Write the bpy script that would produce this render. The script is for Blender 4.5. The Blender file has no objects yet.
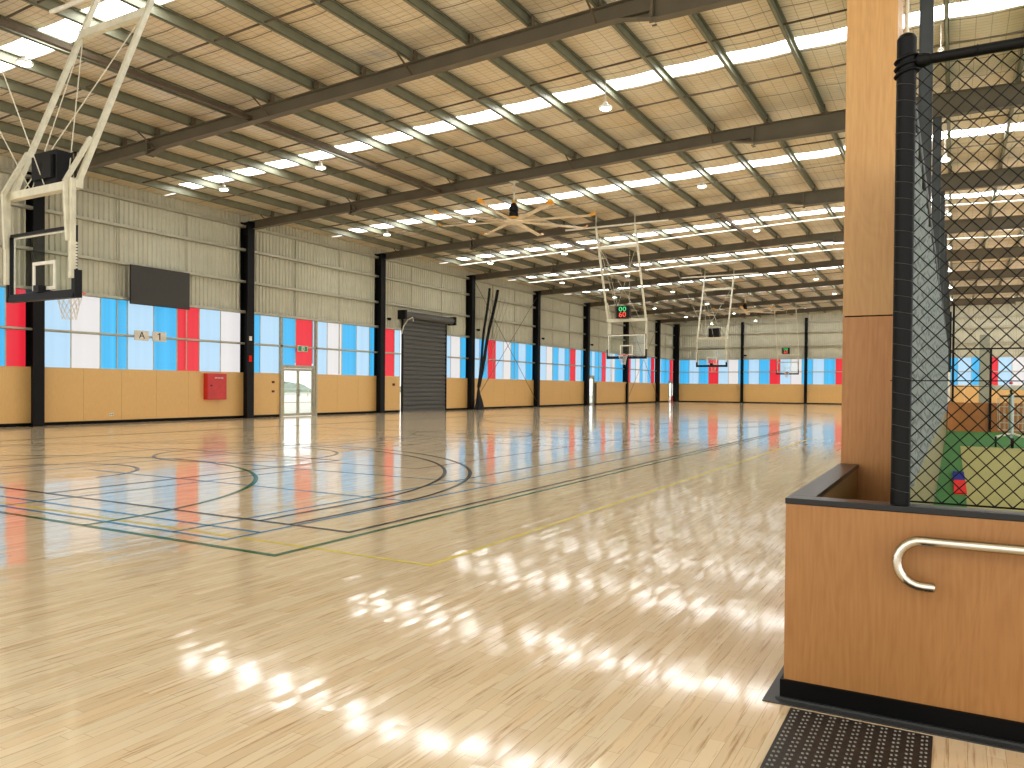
import bpy, math, random
from mathutils import Vector
random.seed(7)
R = math.radians
SC = bpy.context.scene
COL = SC.collection

# ------------------------------------------------------------------ helpers
def lin(c):
    out = []
    for v in c[:3]:
        v /= 255.0
        out.append(v / 12.92 if v <= 0.04045 else ((v + 0.055) / 1.055) ** 2.4)
    return (out[0], out[1], out[2], 1.0)

class MB:
    """collects shapes and links them as one mesh object"""
    def __init__(s):
        s.v = []; s.f = []; s.m = []; s.sm = []
    def add(s, vs, fs, mi=0, smooth=False):
        o = len(s.v); s.v += [tuple(p) for p in vs]
        for f in fs:
            s.f.append(tuple(i + o for i in f)); s.m.append(mi); s.sm.append(smooth)
        return s
    def box(s, a, b, mi=0):
        x0, y0, z0 = [min(a[i], b[i]) for i in range(3)]; x1, y1, z1 = [max(a[i], b[i]) for i in range(3)]
        v = [(x0,y0,z0),(x1,y0,z0),(x1,y1,z0),(x0,y1,z0),(x0,y0,z1),(x1,y0,z1),(x1,y1,z1),(x0,y1,z1)]
        return s.add(v, [(0,3,2,1),(4,5,6,7),(0,1,5,4),(1,2,6,5),(2,3,7,6),(3,0,4,7)], mi)
    def sweep(s, pts, prof, up=(0,0,1), mi=0, smooth=False, closed=False, caps=True):
        P = [Vector(p) for p in pts]; n = len(P); k = len(prof); vs = []
        for i, p in enumerate(P):
            t = (P[(i+1) % n] - P[i-1]) if closed else (P[min(i+1, n-1)] - P[max(i-1, 0)])
            t.normalize()
            u = Vector(up)
            if abs(t.dot(u)) > 0.995: u = Vector((0,1,0)) if abs(t.y) < .9 else Vector((1,0,0))
            side = t.cross(u).normalized(); uu = side.cross(t).normalized()
            for a, b in prof: vs.append(p + side*a + uu*b)
        fs = []
        for i in range(n if closed else n-1):
            j = (i+1) % n
            for q in range(k):
                r = (q+1) % k
                fs.append((i*k+q, i*k+r, j*k+r, j*k+q))
        s.add(vs, fs, mi, smooth)
        if not closed and caps:
            s.add(vs[:k], [tuple(range(k-1, -1, -1))], mi)
            s.add(vs[-k:], [tuple(range(k))], mi)
        return s
    def tube(s, pts, r, n=10, mi=0, closed=False, up=(0,0,1)):
        prof = [(r*math.cos(2*math.pi*i/n), r*math.sin(2*math.pi*i/n)) for i in range(n)]
        return s.sweep(pts, prof, up, mi, n > 5, closed)
    def bar(s, p, q, w, h, mi=0, up=(0,0,1)):
        return s.sweep([p, q], [(-w/2,-h/2),(w/2,-h/2),(w/2,h/2),(-w/2,h/2)], up, mi)
    def lathe(s, c, prof, n=20, mi=0, axis='z'):
        vs = []
        for r, z in prof:
            for i in range(n):
                a = 2*math.pi*i/n
                p = (r*math.cos(a), r*math.sin(a), z)
                if axis == 'y': p = (p[0], p[2], p[1])
                if axis == 'x': p = (p[2], p[0], p[1])
                vs.append((c[0]+p[0], c[1]+p[1], c[2]+p[2]))
        for j in range(len(prof)-1):
            s.add(vs[j*n:(j+2)*n], [(i, (i+1) % n, n+(i+1) % n, n+i) for i in range(n)], mi, True)
        s.add(vs[:n], [tuple(range(n-1, -1, -1))], mi)
        return s.add(vs[-n:], [tuple(range(n))], mi)
    def build(s, name, mats, parent=None, bevel=0):
        me = bpy.data.meshes.new(name); me.from_pydata(s.v, [], s.f)
        for m in (mats if isinstance(mats, (list, tuple)) else [mats]): me.materials.append(m)
        me.polygons.foreach_set('material_index', s.m); me.polygons.foreach_set('use_smooth', s.sm)
        me.update()
        o = bpy.data.objects.new(name, me); COL.objects.link(o)
        if bevel:
            b = o.modifiers.new('bevel', 'BEVEL'); b.width = bevel; b.segments = 2; b.limit_method = 'ANGLE'
        if parent: o.parent = parent
        return o

def tag(o, label=None, cat=None, group=None, kind=None):
    if label: o['label'] = label
    if cat: o['category'] = cat
    if group: o['group'] = group
    if kind: o['kind'] = kind
    return o
def empty(name, loc, rz=0):
    o = bpy.data.objects.new(name, None); COL.objects.link(o)
    o.location = loc; o.rotation_euler = (0, 0, rz); o.empty_display_size = .2
    return o
def thing(name, label, cat, loc=(0,0,0), rz=0, group=None):
    return tag(empty(name, loc, rz), label, cat, group)
def kids(o, acc={}):
    return [c for c in ALLKIDS.get(o.name, [])]
def copy_tree(o, parent=None):
    c = o.copy(); COL.objects.link(c)
    if parent: c.parent = parent
    for ch in [x for x in COL.objects if x.parent == o]: copy_tree(ch, c)
    return c
def text_mesh(name, txt, size, mat, loc, rot, parent=None, ext=.004, align='CENTER', sx=1):
    cu = bpy.data.curves.new(name, 'FONT'); cu.body = txt; cu.size = size; cu.extrude = ext
    cu.align_x = align; cu.align_y = 'CENTER'; cu.resolution_u = 3
    to = bpy.data.objects.new(name + '_tmp', cu); COL.objects.link(to)
    dg = bpy.context.evaluated_depsgraph_get()
    me = bpy.data.meshes.new_from_object(to.evaluated_get(dg))
    bpy.data.objects.remove(to)
    me.name = name; me.materials.clear(); me.materials.append(mat)
    o = bpy.data.objects.new(name, me); COL.objects.link(o)
    o.location = loc; o.rotation_euler = rot; o.scale = (sx, 1, 1)
    if parent: o.parent = parent
    return o
ORD = ['first','second','third','fourth','fifth','sixth','seventh','eighth','ninth','tenth','eleventh','twelfth',
       'thirteenth','fourteenth','fifteenth','sixteenth','seventeenth','eighteenth','nineteenth','twentieth']

# ------------------------------------------------------------------ materials
def nodes(name):
    m = bpy.data.materials.new(name); m.use_nodes = True
    nt = m.node_tree; return m, nt, nt.nodes['Principled BSDF'], nt.nodes['Material Output']
def mat(name, c, rough=.5, metal=0., noise=.06, scale=6., spec=.5, bump=0., stretch=(1,1,1), emit=None, es=0.):
    """flat colour with a soft procedural mottling"""
    m, nt, b, out = nodes(name); N = nt.nodes; L = nt.links
    tc = N.new('ShaderNodeTexCoord'); mp = N.new('ShaderNodeMapping'); mp.inputs['Scale'].default_value = stretch
    nz = N.new('ShaderNodeTexNoise'); nz.inputs['Scale'].default_value = scale; nz.inputs['Detail'].default_value = 4
    L.new(tc.outputs['Object'], mp.inputs[0]); L.new(mp.outputs[0], nz.inputs['Vector'])
    cr = N.new('ShaderNodeValToRGB'); c = lin(c)
    cr.color_ramp.elements[0].color = [max(0, v*(1-noise*2)) for v in c[:3]] + [1]
    cr.color_ramp.elements[1].color = [min(1, v*(1+noise*2)) for v in c[:3]] + [1]
    cr.color_ramp.elements[0].position = .3; cr.color_ramp.elements[1].position = .7
    L.new(nz.outputs['Fac'], cr.inputs[0]); L.new(cr.outputs[0], b.inputs['Base Color'])
    b.inputs['Roughness'].default_value = rough; b.inputs['Metallic'].default_value = metal
    b.inputs['Specular IOR Level'].default_value = spec
    if bump:
        bp = N.new('ShaderNodeBump'); bp.inputs['Strength'].default_value = bump; bp.inputs['Distance'].default_value = .02
        L.new(nz.outputs['Fac'], bp.inputs['Height']); L.new(bp.outputs[0], b.inputs['Normal'])
    if emit:
        b.inputs['Emission Color'].default_value = lin(emit); b.inputs['Emission Strength'].default_value = es
    return m
def glow(name, c, s, lines=0.):
    """translucent sheet or lamp that gives off light; lines: faint vertical ribs of multi-wall sheet"""
    m, nt, b, out = nodes(name); N = nt.nodes; L = nt.links
    b.inputs['Base Color'].default_value = lin([v*.5 for v in c]); b.inputs['Roughness'].default_value = .35
    col = lin(c)
    if lines:
        tc = N.new('ShaderNodeTexCoord'); sp = N.new('ShaderNodeSeparateXYZ'); L.new(tc.outputs['Object'], sp.inputs[0])
        ad = N.new('ShaderNodeMath'); ad.operation = 'ADD'; L.new(sp.outputs[0], ad.inputs[0]); L.new(sp.outputs[1], ad.inputs[1])
        nz = N.new('ShaderNodeTexNoise'); nz.noise_dimensions = '1D'; nz.inputs['Scale'].default_value = 3.2; nz.inputs['Detail'].default_value = 3
        L.new(ad.outputs[0], nz.inputs['W'])
        mx = N.new('ShaderNodeMix'); mx.data_type = 'RGBA'
        mx.inputs[6].default_value = [v*(1-lines) for v in col[:3]] + [1]
        mx.inputs[7].default_value = [min(1, v*(1+lines*.6)+lines*.06) for v in col[:3]] + [1]
        L.new(nz.outputs['Fac'], mx.inputs[0]); L.new(mx.outputs[2], b.inputs['Emission Color'])
    else: b.inputs['Emission Color'].default_value = col
    b.inputs['Emission Strength'].default_value = s
    return m
def math_node(N, L, op, a, b=None, c=None):
    n = N.new('ShaderNodeMath'); n.operation = op
    for i, v in enumerate((a, b, c)):
        if v is None: continue
        if isinstance(v, (int, float)): n.inputs[i].default_value = v
        else: L.new(v, n.inputs[i])
    return n.outputs[0]

def floor_mat():
    m, nt, b, out = nodes('maple_strip_floor'); N = nt.nodes; L = nt.links
    tc = N.new('ShaderNodeTexCoord'); sp = N.new('ShaderNodeSeparateXYZ'); L.new(tc.outputs['Object'], sp.inputs[0])
    cb = N.new('ShaderNodeCombineXYZ'); L.new(sp.outputs[1], cb.inputs[0]); L.new(sp.outputs[0], cb.inputs[1])
    def brick(w, h, off, c1, c2, mortar, ms):
        br = N.new('ShaderNodeTexBrick'); L.new(cb.outputs[0], br.inputs['Vector'])
        br.inputs['Scale'].default_value = 1; br.inputs['Brick Width'].default_value = w; br.inputs['Row Height'].default_value = h
        br.inputs['Mortar Size'].default_value = ms; br.inputs['Mortar Smooth'].default_value = .3; br.inputs['Bias'].default_value = -.1
        br.inputs['Color1'].default_value = c1; br.inputs['Color2'].default_value = c2; br.inputs['Mortar'].default_value = mortar
        br.offset = off; br.offset_frequency = 2; br.squash = .8; br.squash_frequency = 3
        return br
    b1 = brick(.62, .064, .37, lin((248,228,190)), lin((238,211,168)), lin((196,160,112)), .0009)
    # second tint pattern: a per-board value from rounded coordinates
    row = math_node(N, L, 'FLOOR', math_node(N, L, 'DIVIDE', sp.outputs[0], .064))
    wn = N.new('ShaderNodeTexWhiteNoise'); wn.noise_dimensions = '1D'; L.new(row, wn.inputs['W'])
    mp = N.new('ShaderNodeMapping'); mp.inputs['Scale'].default_value = (22, 1.1, 1); L.new(tc.outputs['Object'], mp.inputs[0])
    nz = N.new('ShaderNodeTexNoise'); nz.inputs['Scale'].default_value = 2.2; nz.inputs['Detail'].default_value = 6; nz.inputs['Roughness'].default_value = .62
    L.new(mp.outputs[0], nz.inputs['Vector'])
    cr = N.new('ShaderNodeValToRGB'); cr.color_ramp.elements[0].position = .27; cr.color_ramp.elements[1].position = .46
    cr.color_ramp.elements[0].color = lin((176,122,72)); cr.color_ramp.elements[1].color = (1,1,1,1)
    L.new(nz.outputs['Fac'], cr.inputs[0])
    mx = N.new('ShaderNodeMix'); mx.data_type = 'RGBA'; mx.blend_type = 'MULTIPLY'; mx.inputs[0].default_value = .72
    L.new(b1.outputs['Color'], mx.inputs[6]); L.new(cr.outputs[0], mx.inputs[7])
    hs = N.new('ShaderNodeHueSaturation'); hs.inputs['Saturation'].default_value = 1.0
    L.new(math_node(N, L, 'MULTIPLY_ADD', wn.outputs['Value'], .08, .96), hs.inputs['Value'])
    L.new(mx.outputs[2], hs.inputs['Color']); L.new(hs.outputs[0], b.inputs['Base Color'])
    n2 = N.new('ShaderNodeTexNoise'); n2.inputs['Scale'].default_value = 1.6; n2.inputs['Detail'].default_value = 2
    m2 = N.new('ShaderNodeMapping'); m2.inputs['Scale'].default_value = (1.0, 1.0, 1); L.new(tc.outputs['Object'], m2.inputs[0]); L.new(m2.outputs[0], n2.inputs['Vector'])
    bp = N.new('ShaderNodeBump'); bp.inputs['Strength'].default_value = .12; bp.inputs['Distance'].default_value = .01
    ht = math_node(N, L, 'MULTIPLY_ADD', wn.outputs['Value'], .09, n2.outputs['Fac'])
    L.new(ht, bp.inputs['Height'])
    # every strip board lies at a slightly different tilt
    fr = math_node(N, L, 'FRACT', math_node(N, L, 'DIVIDE', sp.outputs[0], .064))
    seg = math_node(N, L, 'FLOOR', math_node(N, L, 'ADD', math_node(N, L, 'DIVIDE', sp.outputs[1], 1.1), math_node(N, L, 'MULTIPLY', wn.outputs['Value'], 7.)))
    w2 = N.new('ShaderNodeTexWhiteNoise'); w2.noise_dimensions = '2D'; c2 = N.new('ShaderNodeCombineXYZ'); L.new(row, c2.inputs[0]); L.new(seg, c2.inputs[1]); L.new(c2.outputs[0], w2.inputs['Vector'])
    tl = math_node(N, L, 'MULTIPLY', math_node(N, L, 'SUBTRACT', w2.outputs['Value'], .5), fr)
    b2 = N.new('ShaderNodeBump'); b2.inputs['Strength'].default_value = 1; b2.inputs['Distance'].default_value = .064*.03
    L.new(tl, b2.inputs['Height']); L.new(bp.outputs[0], b2.inputs['Normal']); L.new(b2.outputs[0], b.inputs['Normal'])
    b.inputs['Roughness'].default_value = FLOOR_ROUGH
    b.inputs['IOR'].default_value = 1.5; b.inputs['Specular IOR Level'].default_value = .8
    return m
FLOOR_ROUGH = .085

def ply_mat(name, c, dark, sc=(1,1,1), rough=.42, GR=.05):
    m, nt, b, out = nodes(name); N = nt.nodes; L = nt.links
    tc = N.new('ShaderNodeTexCoord'); mp = N.new('ShaderNodeMapping'); mp.inputs['Scale'].default_value = (2.4*sc[0], 2.4*sc[1], .42*sc[2])
    L.new(tc.outputs['Object'], mp.inputs[0])
    nz = N.new('ShaderNodeTexNoise'); nz.inputs['Scale'].default_value = 1.5; nz.inputs['Detail'].default_value = 2; nz.inputs['Distortion'].default_value = .7
    L.new(mp.outputs[0], nz.inputs['Vector'])
    wv = math_node(N, L, 'SINE', math_node(N, L, 'MULTIPLY', nz.outputs['Fac'], 120.))
    f = N.new('ShaderNodeTexNoise'); f.inputs['Scale'].default_value = 14; f.inputs['Detail'].default_value = 5
    m3 = N.new('ShaderNodeMapping'); m3.inputs['Scale'].default_value = (5, 5, .35); L.new(tc.outputs['Object'], m3.inputs[0]); L.new(m3.outputs[0], f.inputs['Vector'])
    g = math_node(N, L, 'MULTIPLY_ADD', wv, GR, f.outputs['Fac'])
    cr = N.new('ShaderNodeValToRGB'); cr.color_ramp.elements[0].position = .25; cr.color_ramp.elements[1].position = .68
    cr.color_ramp.elements[0].color = lin(dark); cr.color_ramp.elements[1].color = lin(c)
    L.new(g, cr.inputs[0]); L.new(cr.outputs[0], b.inputs['Base Color']); b.inputs['Roughness'].default_value = rough
    return m

def nz_early(N, L, tc):
    n = N.new('ShaderNodeTexNoise'); n.inputs['Scale'].default_value = 1.3; L.new(tc.outputs['Object'], n.inputs['Vector']); return n.outputs['Fac']
def ceiling_mat():
    m, nt, b, out = nodes('foil_insulation'); N = nt.nodes; L = nt.links
    tc = N.new('ShaderNodeTexCoord'); sp = N.new('ShaderNodeSeparateXYZ'); L.new(tc.outputs['Object'], sp.inputs[0])
    def grid(o, per, w):
        fr = math_node(N, L, 'FRACT', math_node(N, L, 'DIVIDE', o, per))
        return math_node(N, L, 'LESS_THAN', fr, w)
    gx = grid(sp.outputs[0], .3, .05); gy = grid(sp.outputs[1], .15, .09)
    g = math_node(N, L, 'MAXIMUM', gx, gy)
    nz = N.new('ShaderNodeTexNoise'); nz.inputs['Scale'].default_value = .55; nz.inputs['Detail'].default_value = 5
    L.new(tc.outputs['Object'], nz.inputs['Vector'])
    cr = N.new('ShaderNodeValToRGB')
    cr.color_ramp.elements[0].position = .36; cr.color_ramp.elements[0].color = lin((232,214,180))
    cr.color_ramp.elements[1].position = .66; cr.color_ramp.elements[1].color = lin((242,232,210))
    e3 = cr.color_ramp.elements.new(.74); e3.color = lin((196,198,204))  # blue-silver sheen of the foil painted into its colour
    L.new(nz.outputs['Fac'], cr.inputs[0])
    g2 = math_node(N, L, 'MULTIPLY', g, .5)
    sm = grid(math_node(N, L, 'ADD', sp.outputs[1], math_node(N, L, 'MULTIPLY', nz_early(N, L, tc), .12)), 1.21, .035)
    g2 = math_node(N, L, 'MAXIMUM', g2, math_node(N, L, 'MULTIPLY', sm, .8))
    mx = N.new('ShaderNodeMix'); mx.data_type = 'RGBA'; L.new(g2, mx.inputs[0])
    L.new(cr.outputs[0], mx.inputs[6]); mx.inputs[7].default_value = lin((110,90,65)); L.new(mx.outputs[2], b.inputs['Base Color'])
    b.inputs['Metallic'].default_value = .35; b.inputs['Roughness'].default_value = .42
    n2 = N.new('ShaderNodeTexNoise'); n2.inputs['Scale'].default_value = 3.; n2.inputs['Detail'].default_value = 3
    m2 = N.new('ShaderNodeMapping'); m2.inputs['Scale'].default_value = (.5, 3.0, 1); L.new(tc.outputs['Object'], m2.inputs[0]); L.new(m2.outputs[0], n2.inputs['Vector'])
    bp = N.new('ShaderNodeBump'); bp.inputs['Strength'].default_value = .5; bp.inputs['Distance'].default_value = .06
    L.new(n2.outputs['Fac'], bp.inputs['Height']); L.new(bp.outputs[0], b.inputs['Normal'])
    return m
def net_mat():
    m, nt, b, out = nodes('grey_netting'); N = nt.nodes; L = nt.links
    tc = N.new('ShaderNodeTexCoord'); sp = N.new('ShaderNodeSeparateXYZ'); L.new(tc.outputs['Object'], sp.inputs[0])
    def diag(op):
        q = math_node(N, L, op, sp.outputs[1], math_node(N, L, 'MULTIPLY', sp.outputs[2], 2.2))
        fr = math_node(N, L, 'FRACT', math_node(N, L, 'DIVIDE', q, .26))
        return math_node(N, L, 'LESS_THAN', fr, .2)
    g = math_node(N, L, 'MAXIMUM', diag('ADD'), diag('SUBTRACT'))
    mx = N.new('ShaderNodeMix'); mx.data_type = 'RGBA'; L.new(g, mx.inputs[0])
    mx.inputs[6].default_value = lin((122,130,126)); mx.inputs[7].default_value = lin((92,99,96)); L.new(mx.outputs[2], b.inputs['Base Color'])
    b.inputs['Roughness'].default_value = .85
    return m
def glass_mat(name, tint=(235,245,242), t=.88):
    m, nt, b, out = nodes(name); N = nt.nodes; L = nt.links
    N.remove(b); tr = N.new('ShaderNodeBsdfTransparent'); tr.inputs[0].default_value = lin(tint)
    gl = N.new('ShaderNodeBsdfGlossy'); gl.inputs['Roughness'].default_value = .03
    mx = N.new('ShaderNodeMixShader'); mx.inputs[0].default_value = 1-t
    L.new(tr.outputs[0], mx.inputs[1]); L.new(gl.outputs[0], mx.inputs[2]); L.new(mx.outputs[0], out.inputs['Surface'])
    return m

M = dict(
 floor=floor_mat(), ceil=ceiling_mat(),
 rafter=mat('rafter_paint', (100,91,72), .5, 0, .05, 2),
 purlin=mat('galvanised_purlin', (132,132,108), .45, .15, .06, 3),
 bridging=mat('bridging_steel', (96,82,62), .5, .3),
 column=mat('black_column_paint', (8,8,8), .5, 0, .08, spec=.2),
 inner_col=mat('green_black_column_paint', (40,46,44), .42, 0, .06),
 clad=mat('wall_cladding', (198,194,170), .45, .1, .03, 2),
 girt=mat('galvanised_girt', (184,180,158), .42, .3, .05, 3),
 ply=ply_mat('wall_plywood', (228,186,118), (219,174,105)),
 ply2=ply_mat('counter_plywood', (160,112,58), (147,98,46), rough=.45),
 ply3=ply_mat('pillar_plywood', (196,150,86), (183,135,72), rough=.42),
 ply_d=ply_mat('cage_plywood', (176,112,50), (156,94,40)),
 olive=ply_mat('olive_board', (116,108,56), (96,88,44)),
 black=mat('black_plastic', (10,10,11), .45, spec=.25), black_s=mat('black_laminate', (12,12,12), .3, 0, .05, spec=.35),
 skirt=mat('black_skirting', (5,5,5), .5, spec=.1), rubber=mat('grey_rubber_strip', (52,54,54), .45),
 shutter=mat('shutter_slats', (84,84,80), .45, .2, .03), screen=mat('screen_face', (52,49,42), .5, 0, .03),
 white=mat('white_paint', (226,222,206), .4), mast=mat('cream_mast_paint', (214,210,186), .4),
 chrome=mat('polished_steel', (196,190,178), .12, 1., .02), wire=mat('black_coated_wire', (6,7,6), .5, spec=.18),
 lace=mat('lacing_wire', (60,62,60), .5), net=net_mat(), netblack=mat('black_netting', (14,15,17), .8),
 turf=mat('green_turf', (48,112,36), .95, 0, .14, 60), pitch=mat('olive_pitch_carpet', (164,156,88), .95, 0, .06, 60),
 red=mat('red_enamel', (200,34,28), .35), redmat=mat('red_vinyl', (226,36,28), .8, spec=.1), bluemat=mat('blue_vinyl', (16,34,130), .8, spec=.1),
 orange=mat('orange_rim_paint', (232,92,40), .4), cord=mat('white_net_cord', (225,220,210), .8),
 pink=mat('dark_letter', (20,20,20), .5), sign=mat('sign_board_face', (222,214,196), .5),
 blade=mat('fan_blade', (228,212,184), .45), tip=mat('fan_tip', (236,168,50), .45), yellow=mat('yellow_motor_ring', (220,160,40), .4),
 doorframe=mat('door_frame_paint', (170,164,142), .4, .2), green=mat('exit_green', (10,110,60), .4, emit=(20,120,70), es=.5),
 glass=glass_mat('clear_backboard_glass', (250,253,252), .96), mesh=mat('pale_ball_basket', (196,196,178), .6),
 tactile=mat('black_rubber_mat', (38,35,32), .55, 0, .2, 30), stud=mat('mat_stud', (130,128,118), .38),
 ln_green=mat('green_line_paint', (14,104,44), .2), ln_black=mat('black_line_paint', (52,44,38), .2), ln_blue=mat('blue_line_paint', (62,140,178), .2),
 ln_yellow=mat('yellow_line_paint', (226,204,70), .25), ln_red=mat('red_line_paint', (176,84,62), .25),
 C=glow('cyan_sheet', (62,178,234), .95, .28), L=glow('pale_blue_sheet', (176,212,238), .92, .10),
 W=glow('white_sheet', (228,226,226), .84, .05), Rd=glow('red_sheet', (236,36,56), .8, .14),
 sky=glow('clear_roof_sheet', (250,252,255), 10.5), lamp=glow('lamp_lens', (240,255,235), 12.),
 pane=glass_mat('door_glass', (240,246,246), .95), day=glow('bright_door_glass', (240,248,250), 2.6),
 led_g=glow('green_led', (60,225,130), 1.1), led_r=glow('red_led', (255,84,60), 1.2),
)

# ------------------------------------------------------------------ measurements
L_ = 25.95; Y0 = 14.4964; BAY = 8.6521; YF = 80.6; YN = -5.0; XR = 13.0
ZW, ZM, ZT = 1.95, 3.13, 4.42
KS = range(-1, 8)
def YK(k): return Y0 + BAY*k
def rb(X):   # rafter soffit height
    X = -abs(X + .5) - .5
    return 8.66 + .038*(X+5.8) if X < -5.8 else (8.66 if X < -5.16 else 8.50)
def rt(X):   # rafter top height
    X = -abs(X + .5) - .5
    return 9.0 + .038*(X+5.8) if X < -5.8 else 9.0 + .02*(X+5.8)
PUR = [-.25 - 1.52*i for i in range(17)]
PUR_R = [1.27 + 1.52*i for i in range(8)]
def sheet(X): return rt(X) + .285
SKY = {k: (YK(k)+4.12, YK(k)+4.88) for k in range(0, 7)}
SKY[-1] = (9.45, 10.15); SKY[0] = (18.5, 19.2); SKY[1] = (27.5, 28.3); SKY[2] = (36.45, 37.25); SKY[3] = (44.6, 45.25)
for _k in (4, 5, 6): SKY[_k] = (YK(_k)+4.3, YK(_k)+4.8); SKY[7] = (YK(7)+2.6, YK(7)+3.3)

# ------------------------------------------------------------------ floor and its lines
fl = MB().box((-L_-.4, YN, -.2), (XR, YF+.4, 0)).build('floor', M['floor']); tag(fl, kind='structure')
def ribbon(pts, w, z=.0015, closed=False):
    mb = MB(); n = len(pts); vs = []
    for i in range(n):
        a = Vector(pts[(i-1) % n] if (closed or i > 0) else pts[0]); b = Vector(pts[(i+1) % n] if (closed or i < n-1) else pts[-1]); p = Vector(pts[i])
        d1 = (p-a).normalized() if (p-a).length > 1e-6 else (b-p).normalized(); d2 = (b-p).normalized() if (b-p).length > 1e-6 else d1
        n1 = Vector((-d1.y, d1.x)); n2 = Vector((-d2.y, d2.x)); nn = (n1+n2).normalized(); k = 1/max(.4, nn.dot(n1))
        vs += [(p.x+nn.x*w/2*k, p.y+nn.y*w/2*k, z), (p.x-nn.x*w/2*k, p.y-nn.y*w/2*k, z)]
    fs = []
    for i in range(n if closed else n-1):
        j = (i+1) % n; fs.append((2*i, 2*i+1, 2*j+1, 2*j))
    return mb.add(vs, fs)
def arc(cx, cy, r, a0, a1, n=48): return [(cx+r*math.cos(R(a0+(a1-a0)*i/n)), cy+r*math.sin(R(a0+(a1-a0)*i/n))) for i in range(n+1)]
def line(name, m, w, *paths):
    mb = MB(); z = LZ[m]
    for pts, cl in paths:
        t = ribbon(pts, w, z, cl); mb.add(t.v, t.f)
    return mb.build(name, M[m], fl)
LZ = dict(ln_red=.0012, ln_yellow=.0018, ln_blue=.0024, ln_green=.003, ln_black=.0036)
CX = -12.4
def court(yb, yt, first):
    gy0, gy1 = yb-1.1, yt+1.1
    rect = lambda x0, y0, x1, y1: ([(x0,y0),(x1,y0),(x1,y1),(x0,y1)], True)
    g = [rect(-4.83, gy0, 2*CX+4.83, gy1), (arc(CX, gy0, 4.95, 0, 180), False), (arc(CX, gy1, 4.95, 180, 360), False),
         (arc(CX, (yb+yt)/2, .45, 0, 360), True)]
    tag(line('green_court_line', 'ln_green', .065, *g), 'green painted netball lines')
    a1 = math.degrees(math.acos(6.3/6.65))
    yr = yb+1.35; yr2 = yt-1.35
    b = [rect(-5.0, yb, 2*CX+5.0, yt)]
    for rr, hx in ((6.25, 6.2), (6.66, 6.62)):
        a = math.degrees(math.acos(hx/rr))
        b.append(([(CX+hx, yb)] + arc(CX, yr, rr, a, 180-a, 72) + [(CX-hx, yb)], False))
        b.append(([(CX+hx, yt)] + arc(CX, yr2, rr, -a, -180+a, 72) + [(CX-hx, yt)], False))
    b += [(arc(CX, yb+5.4, 1.75, 0, 360), True), (arc(CX, yt-5.4, 1.75, 0, 360), True), (arc(CX, (yb+yt)/2, 1.75, 0, 360), True),
          ([(CX-2.4, yb), (CX-2.4, yb+5.4), (CX+2.4, yb+5.4), (CX+2.4, yb)], False), ([(CX-2.4, yt), (CX-2.4, yt-5.4), (CX+2.4, yt-5.4), (CX+2.4, yt)], False),
          (arc(CX, yr, 1.3, 0, 180), False), ([(-5.0, (yb+yt)/2), (2*CX+5.0, (yb+yt)/2)], False)]
    tag(line('black_court_line', 'ln_black', .058, *b), 'black painted basketball lines')
    if first:
        bl = [([(-14.2, 4.84), (-5.70, 4.84), (-5.70, 19.5)], False), ([(-14.2, 5.25), (-5.70, 5.25)], False), ([(-6.42, 4.84), (-6.42, 19.0)], False),
              ([(-12.2, 7.63), (-5.72, 7.63)], False), ([(-9.4, 4.84), (-9.4, 9.6)], False), ([(-12.7, 4.84), (-12.7, 18.)], False), ([(-13.4, 4.84), (-13.4, 18.)], False),
              ([(-12.7, 9.6), (-5.72, 9.6)], False)]
        tag(line('blue_court_line', 'ln_blue', .052, *bl), 'blue painted badminton lines')
        tag(line('yellow_court_line', 'ln_yellow', .055, ([(-24.2, 4.98), (-3.55, 4.98), (-3.55, 24.0)], False)), 'yellow painted boundary line')
        tag(line('red_court_line', 'ln_red', .045, rect(-16.9, 10.7, -7.9, 28.7), ([(-16.9, 16.7), (-7.9, 16.7)], False), ([(-16.9, 22.7), (-7.9, 22.7)], False)), 'red painted volleyball lines')
court(5.70, 33.4, True); court(44.4, 71.0, False)

# ------------------------------------------------------------------ ceiling, skylights
def strips():
    cuts = sorted(SKY.values()); y = YN; out = []
    for a, b in cuts: out.append((y, a)); y = b
    out.append((y, YF+.3)); return out
XS = []
allp = sorted(PUR + PUR_R)
edges = [-L_-.3] + allp + [XR]
for a, b in zip(edges[:-1], edges[1:]):
    for i in range(6): XS.append((a+(b-a)*i/6, -.035*math.sin(math.pi*i/6)))
XS.append((XR, 0))
cm = MB()
XE = -24.35
for y0, y1 in strips():
    vs = [];
    for x, d in XS: vs += [(x, y0, sheet(x)+d), (x, y1, sheet(x)+d)]
    cm.add(vs, [(2*i, 2*i+1, 2*i+3, 2*i+2) for i in range(len(XS)-1)], 0, True)
for y0, y1 in SKY.values():   # foil runs on past the end of each clear sheet, down to the left wall
    vs = [(-L_-.3, y0, sheet(-L_-.3)), (-L_-.3, y1, sheet(-L_-.3)), (XE, y0, sheet(XE)), (XE, y1, sheet(XE))]
    cm.add(vs, [(0, 1, 3, 2)])
tag(cm.build('ceiling', M['ceil']), kind='structure')
wn = 1
for k in sorted(SKY):
    y0, y1 = SKY[k]; mb = MB(); xs = [XE] + [p for p in allp if p > XE] + [XR]
    vs = []
    for x in xs: vs += [(x, y0, sheet(x)), (x, y1, sheet(x))]
    n = len(xs)
    for x in xs: vs += [(x, y0, sheet(x)+.02), (x, y1, sheet(x)+.02)]
    mb.add(vs, [(2*i, 2*i+1, 2*i+3, 2*i+2) for i in range(n-1)] + [(2*n+2*i, 2*n+2*i+2, 2*n+2*i+3, 2*n+2*i+1) for i in range(n-1)])
    tag(mb.build('window_%d' % wn, M['sky']), kind='structure'); wn += 1

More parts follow.
